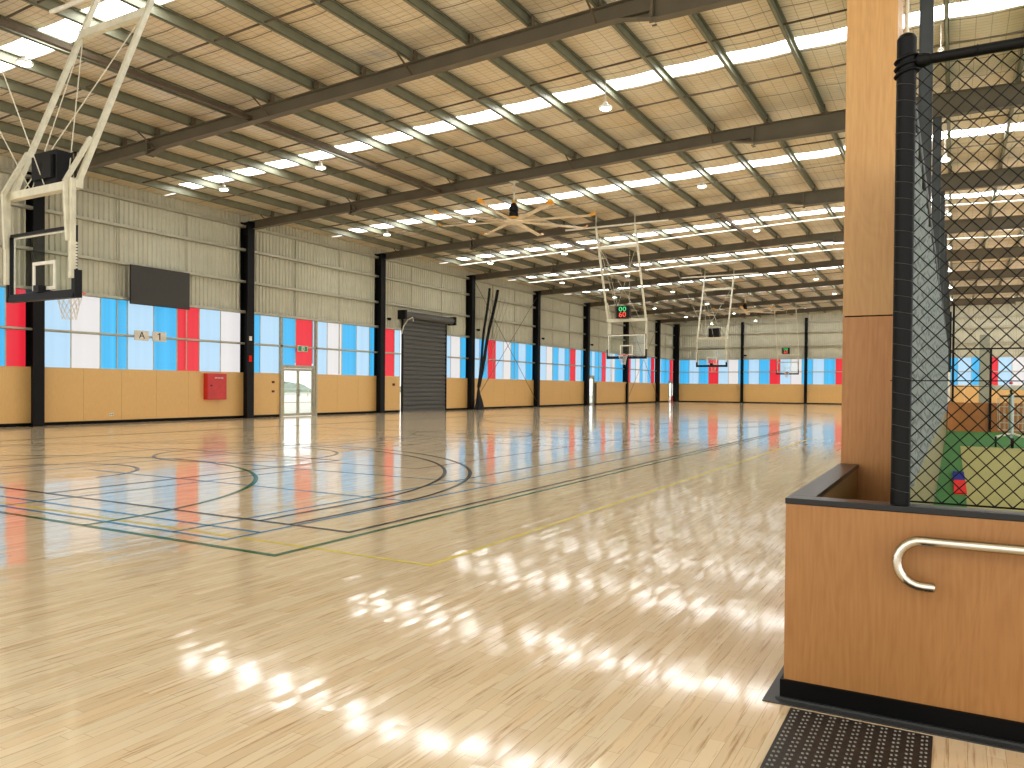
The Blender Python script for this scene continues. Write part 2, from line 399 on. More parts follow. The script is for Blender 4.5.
# ------------------------------------------------------------------ purlins (one continuous length per row)
def chan(mb, x, y0, y1, z, h=.265, w=.08, t=.012):
    for a, b, c, d in ((0, 0, t, h), (0, 0, w, t), (0, h-t, w, h), (w-t, 0, w, .03), (w-t, h-.03, w, h)):
        mb.box((x+a, y0, z+b), (x+c, y1, z+d))
far_i = 0
for i, x in enumerate(PUR):
    mb = MB(); chan(mb, x-.03, YN+.1, YF, rt(x)+.015)
    n = len(PUR)-1-i
    tag(mb.build('roof_purlin', M['purlin']), 'long galvanised roof purlin, %s row out from the left wall' % ORD[n] if n < 20 else 'x', 'purlin', 'roof purlins')
for i, x in enumerate(PUR_R):
    mb = MB(); chan(mb, x-.03, YN+.1, YF, rt(x)+.015)
    tag(mb.build('roof_purlin', M['purlin']), 'galvanised roof purlin above the cage, %s row right of the ridge' % ORD[i], 'purlin', 'roof purlins')
# bridging bars crossing the purlins twice in every bay
for k in range(-1, 8):
    for j, off in enumerate((2.75, 5.6)):
        y = YK(k)+off
        if y > YF: continue
        mb = MB(); xs = [p for p in allp]
        for a, b in zip(xs[:-1], xs[1:]): mb.bar((a+.04, y, rt(a)+.07), (b-.035, y, rt(b)+.07), .028, .035)
        # bolted angle cleats at each purlin
        for a in xs: mb.box((a-.05, y-.05, rt(a)+.05), (a-.032, y+.05, rt(a)+.14))
        tag(mb.build('purlin_bridging_bar', M['bridging']), 'thin dark bridging bar between purlins, %s crossing of the %s roof bay' % (('near', 'far')[j], ORD[k+1]), 'brace', 'purlin bridging bars')

for k, y in ((2, 37.05), (3, 45.3)):  # white tubes added to draw the lit lower lip of the skylights
    mb = MB().tube([(x, y, rt(x)-.03) for x in (-24.5, -5.8, -.5, XR)], .035, 8)
    tag(mb.build('lit_skylight_lip', M['white']), 'long pale tube standing for the lit skylight edge, in the %s roof bay' % ORD[k+1], 'pipe', 'lit skylight edge tubes')
# ------------------------------------------------------------------ rafters
def ibeam_path(xs, y, zb, zt, w=.22, tf=.018, tw=.012):
    mb = MB()
    for a, b in zip(xs[:-1], xs[1:]):
        for lo, hi, ww in ((lambda x: zb(x), lambda x: zb(x)+tf, w), (lambda x: zt(x)-tf, lambda x: zt(x), w), (lambda x: zb(x)+tf, lambda x: zt(x)-tf, tw)):
            v = [(a, y-ww/2, lo(a)), (b, y-ww/2, lo(b)), (b, y+ww/2, lo(b)), (a, y+ww/2, lo(a)), (a, y-ww/2, hi(a)), (b, y-ww/2, hi(b)), (b, y+ww/2, hi(b)), (a, y+ww/2, hi(a))]
            mb.add(v, [(0,3,2,1),(4,5,6,7),(0,1,5,4),(1,2,6,5),(2,3,7,6),(3,0,4,7)])
    return mb
cleat = None; brace = None
for k in KS:
    y = YK(k)
    t = thing('roof_rafter', 'painted steel roof rafter spanning the hall, %s from the near end' % ORD[k+1], 'rafter', (0, y, 0), group='roof rafters')
    zt = lambda x: rt(x) - .005
    ibeam_path([-L_, -20, -12, -5.8, -5.17, -5.155, -.5, 4.15, 4.17, 5.4, XR], 0, rb, zt).build('beam', M['rafter'], t)
    for xs in (-20.3, -5.15, 4.2):
        mb = MB().box((xs-.03, -.13, rb(xs-.1)-.13), (xs+.03, .13, rt(xs)-.01))
        for zz in (rb(xs)-.06, rb(xs)+.08, rt(xs)-.1):
            for yy in (-.08, .08): mb.lathe((xs-.045, yy, zz), [(.018, 0), (.018, .09)], 6, 0, 'x')
        mb.build('splice_plate', M['rafter'], t)
    for xs, s in ((-5.18, -1), (-20.33, 1)):
        mb = MB(); a, b = xs, xs+s*.62
        mb.add([(a, -.006, rb(a)), (a, -.006, rb(a)-.12), (b, -.006, rb(b)), (a, .006, rb(a)), (a, .006, rb(a)-.12), (b, .006, rb(b))], [(0,1,2),(3,5,4),(0,3,4,1),(1,4,5,2),(2,5,3,0)])
        mb.bar((a, 0, rb(a)-.12), (b, 0, rb(b)-.005), .2, .012)
        mb.build('haunch', M['rafter'], t)
    for i, x in enumerate(PUR + PUR_R):
        mb = MB().box((x+.055, -.075, rt(x)-.01), (x+.075, .075, rt(x)+.25)).box((x+.0, -.075, rt(x)-.01), (x+.055, -.06, rt(x)+.1))
        if not cleat: cleat = mb.build('purlin_cleat', M['bridging'], t)
        else:
            c = mb.build('purlin_cleat', M['bridging'], t)
    for i, x in enumerate(PUR):
        if i % 3 == 1:
            for s in (-1, 1):
                MB().bar((x, s*.62, rt(x)+.03), (x+.02, s*.05, rb(x)+.03), .03, .03).build('fly_brace', M['bridging'], t)

# ------------------------------------------------------------------ black wall columns along the left wall
def icol(mb, x, y, z1, dx=.36, dy=.2, tf=.02):
    mb.box((x-dx/2, y-dy/2, 0), (x-dx/2+tf, y+dy/2, z1)); mb.box((x+dx/2-tf, y-dy/2, 0), (x+dx/2, y+dy/2, z1))
    mb.box((x-dx/2+tf, y-.03, 0), (x+dx/2-tf, y+.03, z1))
place = ['beyond the near left edge of the photo', 'behind the nearest basketball backboard', 'between the red hose cabinet and the glass double door', 'between the double door and the roller shutter',
         'just right of the roller shutter', 'second along beyond the roller shutter', 'third along beyond the roller shutter', 'fourth along beyond the roller shutter', 'last before the far left corner']
for k in KS:
    t = thing('wall_column', 'black steel wall column %s' % place[k+1], 'column', (-L_+.2, YK(k)-.2, 0), group='left wall columns')
    mb = MB(); icol(mb, 0, 0, rt(-L_)-.05, .44, .36); mb.build('shaft', M['column'], t)
    MB().box((-.19, -.2, 0), (.26, .2, .03)).build('base_plate', M['column'], t)
    mb = MB(); mb.box((-.15, -.115, rb(-L_)-.25), (.15, -.10, rb(-L_)+.0)).build('stiffener', M['column'], t)
t = thing('corner_column', 'black steel column in the far left corner', 'column', (-L_+.35, YF-.25, 0))
mb = MB(); icol(mb, 0, 0, rt(-L_)-.05, .6, .3); mb.build('shaft', M['column'], t)
# far wall columns
for i, x in enumerate((-18.75, -12.62, -6.5, -.4, 5.75)):
    names = ['left of the two seen on the end wall', 'right of the two seen on the end wall', 'hidden by the plywood pillar', 'seen along the edge of the cage netting', 'right of the practice cage']
    mb = MB().box((x-.13, YF-.3, 0), (x+.13, YF-.28, rb(x))).box((x-.13, YF-.05, 0), (x+.13, YF-.03, rb(x))).box((x-.02, YF-.28, 0), (x+.02, YF-.05, rb(x)))
    tag(mb.build('end_wall_column', M['column']), 'slim black column on the far end wall, %s' % names[i], 'column', 'end wall columns')
# inner row of columns under the ridge
for k in range(0, 8):
    t = thing('ridge_column', 'dark steel column under the roof ridge behind the netting, %s from the near end' % ORD[k], 'column', (-.47, YK(k), 0), group='columns under the ridge')
    mb = MB().box((-.1, -.1, 0), (-.09, .1, rb(-.5))).box((.09, -.1, 0), (.1, .1, rb(-.5))).box((-.09, -.06, 0), (.09, .06, rb(-.5)))
    mb.build('shaft', M['inner_col'], t); MB().box((-.17, -.17, 0), (.17, .17, .02)).build('base_plate', M['inner_col'], t)

# ------------------------------------------------------------------ left wall: ribbed cladding, girts, windows, plywood
def ribbed(mb, axis, a0, a1, z0, zf, pos, sgn, pitch=.19, d=.045, fl_=.028):
    """ribbed sheet; axis 'y' wall at x=pos, axis 'x' wall at y=pos; ribs stand out towards the room (sgn)"""
    pts = []; a = a0
    while a < a1:
        pts += [(a, 0), (a+pitch-2*fl_-.035, 0), (a+pitch-fl_-.035, d), (a+pitch-fl_, d)]; a += pitch
    pts.append((a, 0)); vs = []
    for q, dd in pts:
        for z in (z0, zf(q)):
            vs.append((pos+sgn*dd, q, z) if axis == 'y' else (q, pos+sgn*dd, z))
    n = len(pts); mb.add(vs, [(2*i, 2*i+2, 2*i+3, 2*i+1) if (axis == 'y') == (sgn > 0) else (2*i, 2*i+1, 2*i+3, 2*i+2) for i in range(n-1)])
mb = MB(); ribbed(mb, 'y', YN, YF, ZT-.02, lambda q: sheet(-L_)-.02, -L_-.06, 1)
mb.box((-L_-.2, YN, ZT), (-L_-.1, YF+.2, sheet(-L_)))
tag(mb.build('wall_left', M['clad']), kind='structure')
mb = MB(); ribbed(mb, 'x', -L_-.1, XR, ZT-.02, lambda q: sheet(q)-.02, YF+.06, -1)
for a, b in ((-L_-.1, -.5), (-.5, XR)):
    mb.add([(a, YF+.15, ZT), (b, YF+.15, ZT), (b, YF+.15, sheet(b)), (a, YF+.15, sheet(a))], [(0,1,2,3)])
tag(mb.build('wall_far', M['clad']), kind='structure')
# girts
GZ = [('lower window rail girt', ZM, .08, .10), ('girt along the head of the coloured windows', ZT+.02, .11, .14), ('lower girt on the ribbed cladding', 5.70, .11, .14),
      ('upper girt on the ribbed cladding', 7.02, .11, .14), ('top girt just under the roof', 8.0, .11, .14)]
for nm, z, h, w in GZ:
    for wall in ('left', 'far'):
        mb = MB()
        if wall == 'left': segs = [(YN, 33.5), (37.95, YF)] if z < 5.2 else [(YN, YF)]
        else: segs = [(-L_, XR)]
        for a, b in segs:
            if wall == 'left':
                mb.box((-L_-.02, a, z-h/2), (-L_+w, b, z-h/2+.012)).box((-L_+w-.012, a, z-h/2), (-L_+w, b, z+h/2)).box((-L_-.02, a, z+h/2-.012), (-L_+w-.03, b, z+h/2))
            else:
                mb.box((a, YF-w, z-h/2), (b, YF+.02, z-h/2+.012)).box((a, YF-w, z-h/2), (b, YF-w+.012, z+h/2)).box((a, YF-w+.03, z+h/2-.012), (b, YF+.02, z+h/2))
        if z > 8: continue
        tag(mb.build('wall_girt', M['girt']), 'horizontal galvanised %s of the %s wall' % (nm, wall), 'girt', 'wall girts')
# vertical girt stays (sag rods) - three sheets to a bay
for k in range(-1, 8):
    for j in (1, 2):
        y = YK(k) + BAY*j/3 - .15
        if y > YF-1: continue
        mb = MB().box((-L_+.0, y-.018, ZW if not (33 < y < 38.6 or 25 < y < 27.3) else (5.5 if y > 30 else ZT+.06)), (-L_+.035, y+.018, 8.05))
        for z in (5.70, 7.02): mb.box((-L_, y-.03, z-.08), (-L_+.045, y+.03, z-.05))
        tag(mb.build('girt_stay', M['girt']), 'vertical steel stay on the left cladding, %s one in %s wall bay' % (('nearer', 'farther')[j-1], ORD[k+1]), 'brace', 'girt stays')
# coloured window strips, left wall
SEQ = [('R',13.51,14.55),('L',0,15.6),('W',0,16.64),('C',0,17.67),('L',0,18.73),('C',0,19.73),('R',0,20.75),('L',0,21.77),('W',0,22.8),('C',0,23.85),('L',0,25.0),('C',0,25.93),('R',0,27.0),('L',0,27.98),('W',0,29.0),('C',0,30.05),('L',0,31.05),('C',0,32.1),('R',0,33.1),('L',0,38.45),('W',0,39.47),('C',0,40.5),('L',0,41.65),('C',0,42.66),('R',0,43.65),('L',0,44.65),('W',0,45.65),('C',0,46.68),('L',0,47.75),('C',0,48.8),('L',0,50.9),('W',0,51.9),('C',0,52.9),('L',0,54.0),('C',0,54.95),('R',0,55.95),('L',0,57.0),('C',0,59.1),('L',0,59.75),('C',0,61.2),('R',0,62.1),('L',0,63.2),('W',0,64.15),('C',0,66.4),('R',0,68.0),('L',0,69.3),('W',0,70.4),('C',0,71.2),('L',0,72.6),('C',0,73.5),('R',0,74.5),('L',0,76.65),('C',0,79.3),('R',0,YF)]
pan = []; y = 13.51
for c, a, b in SEQ: pan.append((c, y, b)); y = b
y = 13.51; cyc = 'CLCWLR'; i = 0
while y > YN: pan.append((cyc[i % 6], y-1.02, y)); y -= 1.02; i += 1
MI = dict(C=0, L=1, W=2, R=3)
WM = [M['C'], M['L'], M['W'], M['Rd']]
def cut(a, b, lo, hi): return max(a, lo), min(b, hi)
for k in range(-2, 8):
    lo = max(YN, YK(k)+.02); hi = min(YF-.02, YK(k+1)-.02)
    if hi <= lo: continue
    mb = MB()
    for c, a, b in pan:
        for s0, s1 in ((lo, min(hi, 33.6)), (max(lo, 37.8), hi)):
            a2, b2 = cut(a, b, s0, s1)
            if b2-a2 < .02: continue
            zb = ZW-.05
            cuts = [(a2, b2, zb)]
            for d0, d1, dh in ((25.04, 27.10, 2.3), (58.2, 59.5, 2.4), (79.0, 80.1, 2.2)):
                nc = []
                for q0, q1, qz in cuts:
                    if q1 <= d0 or q0 >= d1: nc.append((q0, q1, qz)); continue
                    if q0 < d0: nc.append((q0, d0, qz))
                    nc.append((max(q0, d0), min(q1, d1), dh))
                    if q1 > d1: nc.append((d1, q1, qz))
                cuts = nc
            for q0, q1, qz in cuts: mb.box((-L_-.05, q0+(.02 if q0 == a2 else 0), qz), (-L_-.03, q1-(.02 if q1 == b2 else 0), ZT), MI[c])
            mb.box((-L_-.055, b2-.02, 2.4), (-L_-.02, b2+.02, ZT), 4)
            if not any(d0 < b2 < d1 for d0, d1 in ((25.0, 27.15), (58.2, 59.5), (79., 80.1))): mb.box((-L_-.055, b2-.02, zb), (-L_-.02, b2+.02, 2.4), 4)
    tag(mb.build('window_%d' % wn, WM + [M['girt']]), kind='structure'); wn += 1
# far wall window strips
mb = MB(); x = -22.2 - 1.025*6; seq = 'RLWCLC'; i = 0
while x < XR:
    a, b = max(x, -L_), min(x+1.022, XR); c = seq[i % 6]
    if b > a: mb.box((a+.02, YF+.03, ZW-.05), (b-.02, YF+.05, ZT), MI[c]); mb.box((b-.02, YF+.02, ZW-.05), (b+.02, YF+.055, ZT), 4)
    x += 1.0225; i += 1
tag(mb.build('window_%d' % wn, WM + [M['girt']]), kind='structure'); wn += 1
# plywood wainscot + skirting
def wain(a, b, n, proud=.0):
    mb = MB(); m = max(1, round((b-a)/1.4)); mb.box((-L_-.03, a, .1), (-L_+.012+proud, b, ZW-.04), 1)
    for i in range(m):
        p, q = a+(b-a)*i/m, a+(b-a)*(i+1)/m
        mb.box((-L_-.03, p+.0035, .11), (-L_+.02+proud, q-.0035, ZW-.03))
    if proud: mb.box((-L_-.03, a-.05, ZW-.16), (-L_+.1+proud, b+.05, ZW-.02))
    tag(mb.build('trim_%d' % n, [M['ply'], M['bridging']]), kind='structure')
    tag(MB().box((-L_-.03, a, 0), (-L_+.025+proud, b, .11)).build('baseboard_left', M['skirt']), kind='structure')
tn = 1
segs = []
for k in range(-2, 8):
    lo = max(YN, YK(k)+.12); hi = min(YF-.4, YK(k+1)-.12)
    if k == 1: segs += [(lo, 25.0), (27.12, hi)]
    elif k == 2: segs += [(lo, 33.55), ]
    elif k == 3: pass
    elif k == 5: segs += [(59.6, hi)]
    elif k == 7: segs += [(lo, 78.9)]
    else: segs.append((lo, hi))
    if k == 2: segs.append((37.9, hi))
    if k == 3: segs.append((lo, hi))
for a, b in segs:
    wain(a, b, tn, .22 if abs(a-59.6) < .01 else 0); tn += 1
mb = MB(); n = 16
for i in range(n):
    a, b = -L_+(XR+L_)*i/n, -L_+(XR+L_)*(i+1)/n
    mb.box((a+.002, YF-.02, .11), (b-.002, YF+.03, ZW-.03))
tag(mb.build('trim_%d' % tn, M['ply']), kind='structure'); tn += 1
tag(MB().box((-L_, YF-.025, 0), (XR, YF+.03, .11)).build('baseboard_far', M['skirt']), kind='structure')

# ------------------------------------------------------------------ glazed doors
def glazed_door(n, y0, y1, leaves, h=2.3, x=-L_):
    t = empty('door_%d' % n, (x, y0, 0)); tag(t, kind='structure'); w = y1-y0; f = .1
    mb = MB().box((-.06, 0, 0), (.06, f, h)).box((-.06, w-f, 0), (.06, w, h)).box((-.06, f, h-.14), (.06, w-f, h))
    mb.build('door_frame', M['doorframe'], t)
    lw = (w-2*f)/leaves
    for i in range(leaves):
        a = f+lw*i; b = a+lw; s = .075
        mb = MB().box((-.03, a+.004, .01), (.02, a+s, h-.15)).box((-.03, b-s, .01), (.02, b-.004, h-.15)).box((-.03, a+s, .01), (.02, b-s, .13)).box((-.03, a+s, h-.26), (.02, b-s, h-.15))
        lf = mb.build('door_leaf', M['doorframe'], t)
        MB().box((-.01, a+s, .13), (0, b-s, h-.26)).build('glass_pane', M['pane'], lf)
        for z in (.62, 1.0): MB().box((-.02, a+s, z-.012), (.012, b-s, z+.012)).build('glazing_bar', M['doorframe'], lf)
        hy = b-.05 if i == 0 else a+.05
        MB().tube([(.02, hy, .9), (.07, hy, .92), (.07, hy, 1.18), (.02, hy, 1.2)], .012, 8).build('door_handle', M['black'], lf)
    return t
glazed_door(1, 25.04, 27.10, 2); glazed_door(2, 58.2, 59.5, 1, 2.4); glazed_door(3, 79.0, 80.1, 1, 2.2)
mb = MB().box((-L_-.04, 24.93, 0), (-L_+.1, 25.04, ZT+.1)).box((-L_-.04, 27.1, 0), (-L_+.1, 27.21, ZT+.1))
tag(mb.build('trim_%d' % tn, M['doorframe']), kind='structure'); tn += 1
# exit sign
t = thing('exit_sign', 'small green running-man exit sign on the window rail over the glass double door', 'sign', (-L_+.14, 26.2, 3.06))
MB().box((-.03, -.31, -.13), (.02, .31, .13)).build('case', M['white'], t)
MB().box((.02, -.28, -.11), (.026, .28, .11)).build('green_face', M['green'], t)
mb = MB()   # doorway with a running figure
mb.box((.026, -.08, -.1), (.030, .09, .1))
mb.build('white_pictogram', M['white'], t)
mb = MB().box((.030, -.02, .035), (.033, .02, .07)).add([(.031, -.02, .03), (.031, .03, .03), (.031, .045, -.03), (.031, .01, -.03)], [(0,1,2,3)])
mb.add([(.031, .0, -.03), (.031, .04, -.03), (.031, -.03, -.09), (.031, -.06, -.09)], [(0,1,2,3)]).add([(.031, .02, -.03), (.031, .05, -.03), (.031, .07, -.08), (.031, .05, -.085)], [(0,1,2,3)])
mb.build('running_figure', M['green'], t)

# the yard outside the glass doors
tag(MB().box((-140, -20, -.3), (-26.4, 140, -.02)).build('outdoor_ground', mat('pale_gravel', (206,200,186), .9)), 'pale gravel ground outside seen through the glass doors', 'ground')
hm = mat('hazy_hedge_leaves', (128,140,122), .9, 0, .12, 1.5)  # distance haze is mixed into the leaf colour
for i in range(9):
    yy = 40+i*13.5; mb = MB(); vs = []; n = 16; m_ = 7
    for a in range(m_+1):
        for b in range(n):
            th = math.pi/2*a/m_; ph = 2*math.pi*b/n; rr = 1+.14*math.sin(5*ph+i+3*th)+.08*math.cos(9*ph)
            vs.append((-110+3.5*rr*math.cos(th)*math.cos(ph), yy+6*rr*math.cos(th)*math.sin(ph), -.05+(2.6+.9*math.sin(i*2.1))*rr*math.sin(th)))
    mb.add(vs, [(a*n+b, a*n+(b+1) % n, (a+1)*n+(b+1) % n, (a+1)*n+b) for a in range(m_) for b in range(n)], 0, True)
    tag(mb.build('bush', hm), 'hazy distant bush outside, seen through the glass doors', 'bush', 'distant bushes outside')
mb = MB()
for yy in range(36, 120, 4): mb.box((-70.05, yy-.05, 0), (-69.95, yy+.05, 1.0))
mb.box((-70.03, 36, .45), (-69.97, 118, .53)).box((-70.03, 36, .9), (-69.97, 118, .98))
tag(mb.build('rail_fence', M['girt']), 'low rail fence outside seen through the glass doors', 'fence')
# ------------------------------------------------------------------ roller shutter
t = thing('roller_shutter', 'tall closed dark grey roller shutter door in the left wall', 'shutter', (-L_+.05, 33.62, 0))
w = 4.18; mb = MB(); prof = []; z = .1
while z < 5.0:
    prof += [(0, z), (.04, z+.03), (.05, z+.1), (.045, z+.17), (0, z+.225)]; z += .24
vs = []
for d, z in prof: vs += [(d, .05, z), (d, w-.05, z)]
mb.add(vs, [(2*i, 2*i+1, 2*i+3, 2*i+2) for i in range(len(prof)-1)]); mb.box((-.05, .05, .1), (-.03, w-.05, 5.05))
mb.build('curtain_slats', M['shutter'], t)
MB().box((-.03, .05, 0), (.05, w-.05, .11)).build('bottom_rail', M['shutter'], t)
for yy in (0, w-.06): MB().box((-.03, yy, 0), (.09, yy+.06, 5.05)).build('guide_rail', M['black'], t)
MB().lathe((.26, -.2, 5.22), [(.2, 0), (.2, w+.5)], 20, 0, 'y').build('drum', M['shutter'], t)
for yy in (-.32, w+.24): MB().box((-.03, yy, 4.98), (.5, yy+.14, 5.46)).build('end_bracket', M['black'], t)
mb = MB().tube([(.12, -.12, 4.2), (.2, -.1, 4.6), (.4, .0, 4.95), (.5, .3, 5.1), (.5, .38, 4.9)], .03, 8); mb.build('drive_cable', M['mast'], t)
# ------------------------------------------------------------------ things on the left wall
t = thing('hose_cabinet', 'red metal fire hose cabinet on the plywood left wall', 'cabinet', (-L_+.02, 20.92, .80))
MB().box((0, 0, 0), (.22, .95, 1.04)).build('body', M['red'], t, .01)
d = MB().box((.22, .02, .02), (.235, .93, 1.02)).build('door', M['red'], t, .005)
MB().lathe((.235, .18, .56), [(.035, 0), (.03, .03)], 12, 0, 'x').build('latch', M['black'], d)
text_mesh('lettering', 'FIRE HOSE REEL', .085, M['white'], (.24, .56, .86), (R(90), 0, R(90)), d, sx=.72)
t = thing('display_screen', 'large blank dark screen hung high on the left wall', 'screen', (-L_+.35, 17.53, 4.26))
MB().box((-.06, 0, 0), (0, 2.48, 1.4)).build('casing', M['black'], t, .01)
MB().box((0, .015, .015), (.006, 2.465, 1.385)).build('screen_face', M['screen'], t)
for yy in (.35, .9, 1.5, 2.1): MB().box((-.3, yy, 1.38), (-.02, yy+.05, 1.42)).box((-.04, yy, 1.3), (-.02, yy+.05, 1.44)).build('hanging_bracket', M['girt'], t)
for yy, ch in ((17.83, 'A'), (18.56, '1')):
    t = thing('court_sign', 'small square white board lettered %s on the window rail' % ch, 'sign', (-L_+.16, yy, 2.98), group='court name signs')
    MB().box((-.03, 0, 0), (0, .57, .36)).build('board', M['sign'], t, .004)
    if ch == 'A': text_mesh('letter', ch, .36, M['pink'], (.004, .285, .18), (R(90), 0, R(90)), t, ext=.003)
    else: MB().box((.001, .27, .05), (.006, .315, .31)).add([(.006, .27, .31), (.006, .27, .265), (.006, .2, .235), (.006, .2, .27)], [(0,3,2,1)]).build('letter', M['pink'], t)
    MB().box((-.1, .25, .1), (-.03, .32, .16)).build('bracket', M['girt'], t)
def dome(y, z, wherelab, x=-L_+.5):
    t = thing('security_camera', 'small black camera on %s' % wherelab, 'camera', (x, y, z), group='wall cameras')
    MB().box((-.08, -.05, .04), (.02, .05, .12)).build('bracket', M['black'], t)
    MB().lathe((.05, 0, 0), [(.03, -.02), (.09, .0), (.1, .06), (.09, .12)], 12).build('housing', M['black'], t)
dome(31.95, 4.8, 'the black column left of the roller shutter'); dome(40.62, 4.82, 'the black column right of the roller shutter')
dome(49.3, 4.8, 'the second column beyond the roller shutter'); dome(57.9, 4.8, 'the third column beyond the roller shutter')
t = thing('security_camera', 'small black camera on the left one of the far wall columns', 'camera', (-18.45, YF-.35, 4.72), group='wall cameras')
MB().box((-.2, -.02, .1), (.05, .08, .16)).build('bracket', M['black'], t); MB().lathe((.05, 0, 0), [(.05, -.02), (.14, .0), (.14, .12)], 12).build('housing', M['black'], t)
tag(MB().box((-L_+.422, 22.86, 3.24), (-L_+.432, 23.0, 3.42)).build('notice', M['white']), 'small white notice on the column by the hose cabinet', 'sign')
tag(MB().box((-L_+.422, 22.86, 2.36), (-L_+.432, 23.0, 2.62)).build('notice', M['redmat']), 'small red notice on the column by the hose cabinet', 'sign')
def plate(y, z, lab, m='white', s=.1, x=-L_+.02):
    t = thing('power_outlet' if m == 'white' else 'push_button', lab, 'outlet' if m == 'white' else 'button', (x, y, z))
    MB().box((0, -s*.8, -s/2), (.02, s*.8, s/2)).build('face_plate', M[m], t, .003)
    for q in (-.035, .035): MB().lathe((.02, q, 0), [(.018, 0), (.018, .008)], 10, 0, 'x').build('socket' if m == 'white' else 'button', M['black'] if m == 'white' else M['red'], t)
plate(17.03, .31, 'white power outlet low on the plywood left wall')
plate(24.56, 1.53, 'upper dark button plate left of the glass double door', 'black', .09); plate(24.56, 1.12, 'lower dark button plate left of the glass double door', 'black', .09)
plate(33.0, 1.48, 'dark button plate left of the roller shutter', 'black', .12)
t = thing('fire_extinguisher', 'red fire extinguisher in the far left corner', 'extinguisher', (-L_+.25, 79.3, 0))
MB().lathe((0,0,0), [(.09,0),(.1,.03),(.1,.5),(.06,.6),(.03,.62)], 14).build('cylinder', M['red'], t)
MB().lathe((0,0,.62), [(.03,0),(.03,.08)], 10).box((-.02,-.1,.68),(.02,.1,.71)).build('valve', M['black'], t)
MB().tube([(0,.03,.66),(.04,.12,.6),(.04,.13,.3)], .012, 6).build('hose', M['black'], t)
# rod bracing in the fifth and ninth wall bays
for i, (a, b) in enumerate(((YK(3)+.2, YK(4)-.2), (YK(6)+.2, YK(7)-.2))):
    for j, (z0, z1) in enumerate(((.4, 7.8), (7.8, .4))):
        mb = MB().tube([(-L_+.24+.03*j, a, z0), (-L_+.24+.03*j, b, z1)], .016, 6)
        tag(mb.build('brace_rod', M['bridging']), 'thin diagonal brace rod %s towards the far end, %s braced wall bay' % (('rising', 'falling')[j], ('nearer', 'farther')[i]), 'brace', 'wall brace rods')
# gathered divider net tied against the wall
t = thing('divider_net', 'black divider net gathered and tied beside the column right of the roller shutter', 'net', (-25.15, 40.2, 0))
for a, b, r in ((1.25, .05, .065), (2.25, .12, .08)):
    mb = MB(); pts = []
    for i in range(13):
        s = i/12; pts.append((.04*math.sin(s*9), b+(a-b)*s**1.05, 1.38+(7.5-1.38)*s))
    prof = [(r*(1+.25*math.cos(5*2*math.pi*q/20))*math.cos(2*math.pi*q/20), r*(1+.25*math.cos(5*2*math.pi*q/20))*math.sin(2*math.pi*q/20)) for q in range(20)]
    mb.sweep(pts, prof, (0, 0, 1), 0, True); mb.build('net_strand', M['netblack'], t)
mb = MB(); vs = []; n = 40
for i in range(n):
    a = 2*math.pi*i/n
    for z, r in ((0.0, .42), (.5, .28), (1.0, .14), (1.38, .07)):
        rr = r*(1+.18*math.cos(8*a)); vs.append((rr*.45*math.cos(a), .08+rr*math.sin(a)+(.1 if z < .6 else 0), z))
mb.add(vs, [(4*i+j, 4*((i+1) % n)+j, 4*((i+1) % n)+j+1, 4*i+j+1) for i in range(n) for j in range(3)], 0, True); mb.build('net_skirt', M['netblack'], t)
MB().lathe((0, .08, 1.34), [(.085, 0), (.085, .08)], 14).build('tie', M['black'], t)
mb = MB()
for q in range(5): mb.tube([(.02, .2, 1.6), (.05, 1.6+q*.5, 7.3-.1*q)], .008, 4)
mb.build('loose_cord', M['netblack'], t)

# ------------------------------------------------------------------ ceiling lights
ROWS = [(-21.4, 'the row nearest the left wall'), (-17.07, 'the second row from the left wall'), (-7.75, 'the row left of the plywood pillar'), (-.35, 'the row seen past the netting')]
lamp0 = None
for x, rl in ROWS:
    for k in range(-1, 8):
        y = 18.05 + BAY*k if k >= 0 else 9.25
        if x > -1: y = YK(k)+4.9
        if x == -7.75: y = 18.35 + BAY*k
        if y > YF-1 or (k == -1 and x > -10): continue
        zt_ = sheet(x)-.02
        lab = 'glowing high bay lamp, %s in %s' % (ORD[k+1], rl)
        if lamp0 is None:
            lamp0 = thing('high_bay_light', lab, 'light', (x, y, zt_), group='high bay lights')
            MB().tube([(0,0,0), (0,0,-.56)], .009, 6).tube([(-.06,0,-.56),(0,0,-.5),(.06,0,-.56)], .007, 5).build('hanger', M['white'], lamp0)
            MB().lathe((0,0,-.74), [(.165,0),(.17,.03),(.15,.05),(.07,.07),(.06,.14),(.04,.16)], 20).build('housing', M['white'], lamp0)
            MB().lathe((0,0,-.765), [(.12,0),(.135,.012),(.135,.026)], 20).build('lens', M['lamp'], lamp0)
        else:
            c = copy_tree(lamp0); c.location = (x, y, zt_); c['label'] = lab

# dark tie beams running with the purlins
for x, a, b, lab in ((-16.15, 5.9, 23.1, 'near'), (-16.15, 31.9, 49.0, 'middle'), (-16.15, 57.9, 75.0, 'far'), (-8.6, 31.9, 40.4, 'right hand')):
    mb = MB(); z = rt(x)-.22
    mb.bar((x, a+.05, z), (x, b-.05, z), .11, .11)
    for yy in (a+.06, b-.06): mb.box((x-.09, yy-.01, z-.09), (x+.09, yy+.01, z+.09))
    tag(mb.build('roof_tie_beam', M['bridging']), 'dark square roof tie beam between rafters, the %s one' % lab, 'beam', 'roof tie beams')

